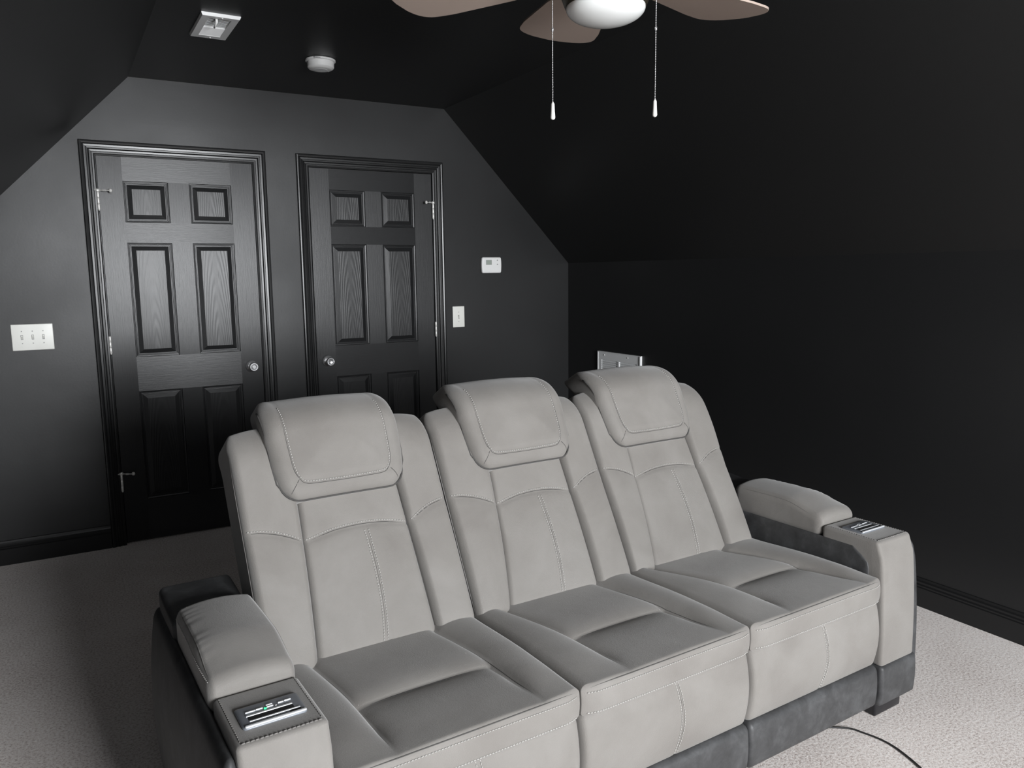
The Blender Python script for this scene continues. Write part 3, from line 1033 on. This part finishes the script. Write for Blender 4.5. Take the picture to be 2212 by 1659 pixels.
for yy in (-.142, .142):
    MB().lathe([(.004, -.011), (.0035, -.0135), (.001, -.0145)], 12, 'z', (.006, yy, 0)).build('screw', M['white'], vr)

# return air grille on the knee wall
ry0, ry1, rz1 = -.811, -.366, .913
rz0 = .60
ra = empty('return_air_grille', (RX, (ry0 + ry1) / 2, rz0))
tag(ra, 'white louvred return air grille low on the right wall behind the sofa', 'air vent')
W2, H2 = (ry1 - ry0) / 2, rz1 - rz0
def rg(y0, y1, z0, z1, x0, x1, name, mt='vent', parent=ra):
    return MB().box(-x1, -x0, y0, y1, z0, z1).build(name, M[mt], parent)
mb = MB()
bw = .040
mb.box(-.010, 0, -W2, W2, H2 - bw - .015, H2).box(-.010, 0, -W2, W2, 0, bw)
mb.box(-.010, 0, -W2, -W2 + bw, bw, H2 - bw - .015).box(-.010, 0, W2 - bw, W2, bw, H2 - bw - .015)
mb.box(-.016, -.010, -W2, -W2 + .006, 0, H2).box(-.013, -.010, W2 - .004, W2, 0, H2).box(-.014, -.010, -W2, W2, H2 - .005, H2)
mb.build('frame', M['vent'], ra)
rg(-W2 + bw, W2 - bw, bw, H2 - bw - .015, .0005, .0015, 'duct_shadow', 'dark')
rg(-.008, .008, bw, H2 - bw - .015, .002, .012, 'divider')
nl = int((H2 - 2 * bw - .015) / .0135)
for k in range(nl):
    z = H2 - bw - .015 - .007 - k * .0135
    for (a, b_) in ((-W2 + bw, -.008), (.008, W2 - bw)):
        V = [(-.0105, a, z - .0055), (-.0105, b_, z - .0055), (-.0025, b_, z + .0055), (-.0025, a, z + .0055)]
        V += [(x - .0008, y_, z_ + .0008) for x, y_, z_ in V]
        MB().add(V, [(0, 1, 2, 3), (4, 7, 6, 5), (0, 4, 5, 1), (1, 5, 6, 2), (2, 6, 7, 3), (3, 7, 4, 0)]).build('slat', M['vent'], ra)
for yy in (W2 * .68, -W2 * .42):
    MB().lathe([(.0045, -.010), (.004, -.0125), (.001, -.0135)], 14, 'x', (0, yy, H2 - .022)).build('screw', M['white'], ra)

# ------------------------------------------------------------------ ceiling fan
FX, FY = 1.063, -2.85
fan = empty('ceiling_fan', (FX, FY, HZ))
tag(fan, 'taupe ceiling fan with frosted white bowl light and two pull chains', 'ceiling fan')
sharp(MB().lathe([(.002, 0), (.070, 0), (.068, -.03), (.035, -.05), (.018, -.055), (.018, -.10), (.045, -.105)], 40).build('canopy', M['bronze'], fan), 40)
sharp(MB().lathe([(.040, -.10), (.105, -.115), (.130, -.14), (.135, -.19), (.120, -.225), (.090, -.240), (.088, -.262)], 48).build('motor_housing', M['bronze'], fan), 40)
sharp(MB().lathe([(.080, -.255), (.118, -.268), (.122, -.285), (.116, -.305), (.106, -.330), (.100, -.334)], 48).build('light_fitter', M['bronze'], fan), 40)
prof = [(.099, -.326), (.1025, -.332)]
for k in range(1, 14):
    th = PI / 2 * k / 13
    prof.append((.1025 * math.cos(th) + .0005, -.334 - .042 * math.sin(th)))
MB().lathe(prof, 48).build('glass_bowl', M['glass'], fan, True)
zb = 2.2 - HZ
def blade_mesh():
    out = []
    n = 44
    L0, L1 = .17, .615
    for k in range(n + 1):
        t = k / n
        x = L0 + (L1 - L0) * t
        hw = np.interp(t, [0, .25, .7, 1], [.055, .090, .122, .128])
        if t > .80:
            q = (t - .80) / .20
            hw *= max(.12, (1 - q ** 2.6) ** .5)
        out.append((x, hw))
    V, Fc = [], []
    for (x, hw) in out:
        for s in (-1, -.5, 0, .5, 1):
            V.append((x, s * hw, 0))
    m_ = len(V)
    V += [(a, b_, .006) for a, b_, c_ in V]
    for k in range(n):
        for s in range(4):
            a = k * 5 + s
            Fc.append((a, a + 1, a + 6, a + 5)); Fc.append((m_ + a, m_ + a + 5, m_ + a + 6, m_ + a + 1))
        Fc.append((k * 5, k * 5 + 5, m_ + k * 5 + 5, m_ + k * 5)); Fc.append((k * 5 + 4, m_ + k * 5 + 4, m_ + k * 5 + 9, k * 5 + 9))
    Fc.append((0, m_, m_ + 1, 1)); Fc.append((1, m_ + 1, m_ + 2, 2)); Fc.append((2, m_ + 2, m_ + 3, 3)); Fc.append((3, m_ + 3, m_ + 4, 4))
    e = n * 5
    for s in range(4): Fc.append((e + s, e + s + 1, m_ + e + s + 1, m_ + e + s))
    return V, Fc
BV, BF = blade_mesh()
bl0 = None
for k in range(6):
    ang = math.radians(70 + 60 * k)
    if bl0 is None:
        bl = MB().add(BV, BF).build('blade', M['blade'], fan); bl0 = bl
        ir = MB().box(.09, .25, -.018, .018, .006, .012).box(.09, .13, -.03, .03, .004, .016).build('blade_iron', M['bronze'], bl); ir0 = ir
    else:
        bl = bl0.copy(); COL.objects.link(bl)
        ir = ir0.copy(); COL.objects.link(ir); ir.parent = bl
    bl.parent = fan
    bl.location = (0, 0, zb)
    bl.rotation_euler = (math.radians(7), 0, ang)
# pull chains
rv = Vector((math.cos(YAW), -math.sin(YAW), 0))
for s, zend in ((-.138, 1.834), (.131, 1.838)):
    px, py = rv.x * s, rv.y * s
    ch = MB()
    z = HZ - .20
    k = 0
    z = 2.22
    while z > zend + .040:
        c = (px, py, z - HZ)
        rr_ = .0021
        ch.add([(c[0] + rr_, c[1], c[2]), (c[0], c[1] + rr_, c[2]), (c[0] - rr_, c[1], c[2]), (c[0], c[1] - rr_, c[2]), (c[0], c[1], c[2] + .0026), (c[0], c[1], c[2] - .0026)],
               [(0, 1, 4), (1, 2, 4), (2, 3, 4), (3, 0, 4), (1, 0, 5), (2, 1, 5), (3, 2, 5), (0, 3, 5)])
        z -= .0042
    ch.lathe([(.0032, 2.062 - HZ), (.0032, 2.054 - HZ)], 10, 'z', (px, py, 0))
    ch.tube([(px * .82, py * .82, 2.215 - HZ), (px * .95, py * .95, 2.222 - HZ), (px, py, 2.218 - HZ)], .004, 8)
    c_ = ch.build('pull_chain', M['nickel'], fan, True)
    MB().lathe([(.0015, zend + .044 - HZ), (.0045, zend + .038 - HZ), (.0052, zend + .02 - HZ), (.0064, zend + .004 - HZ), (.0052, zend - HZ), (.001, zend - .002 - HZ)], 16, 'z', (px, py, 0)).build('fob', M['rubber'], c_, True)
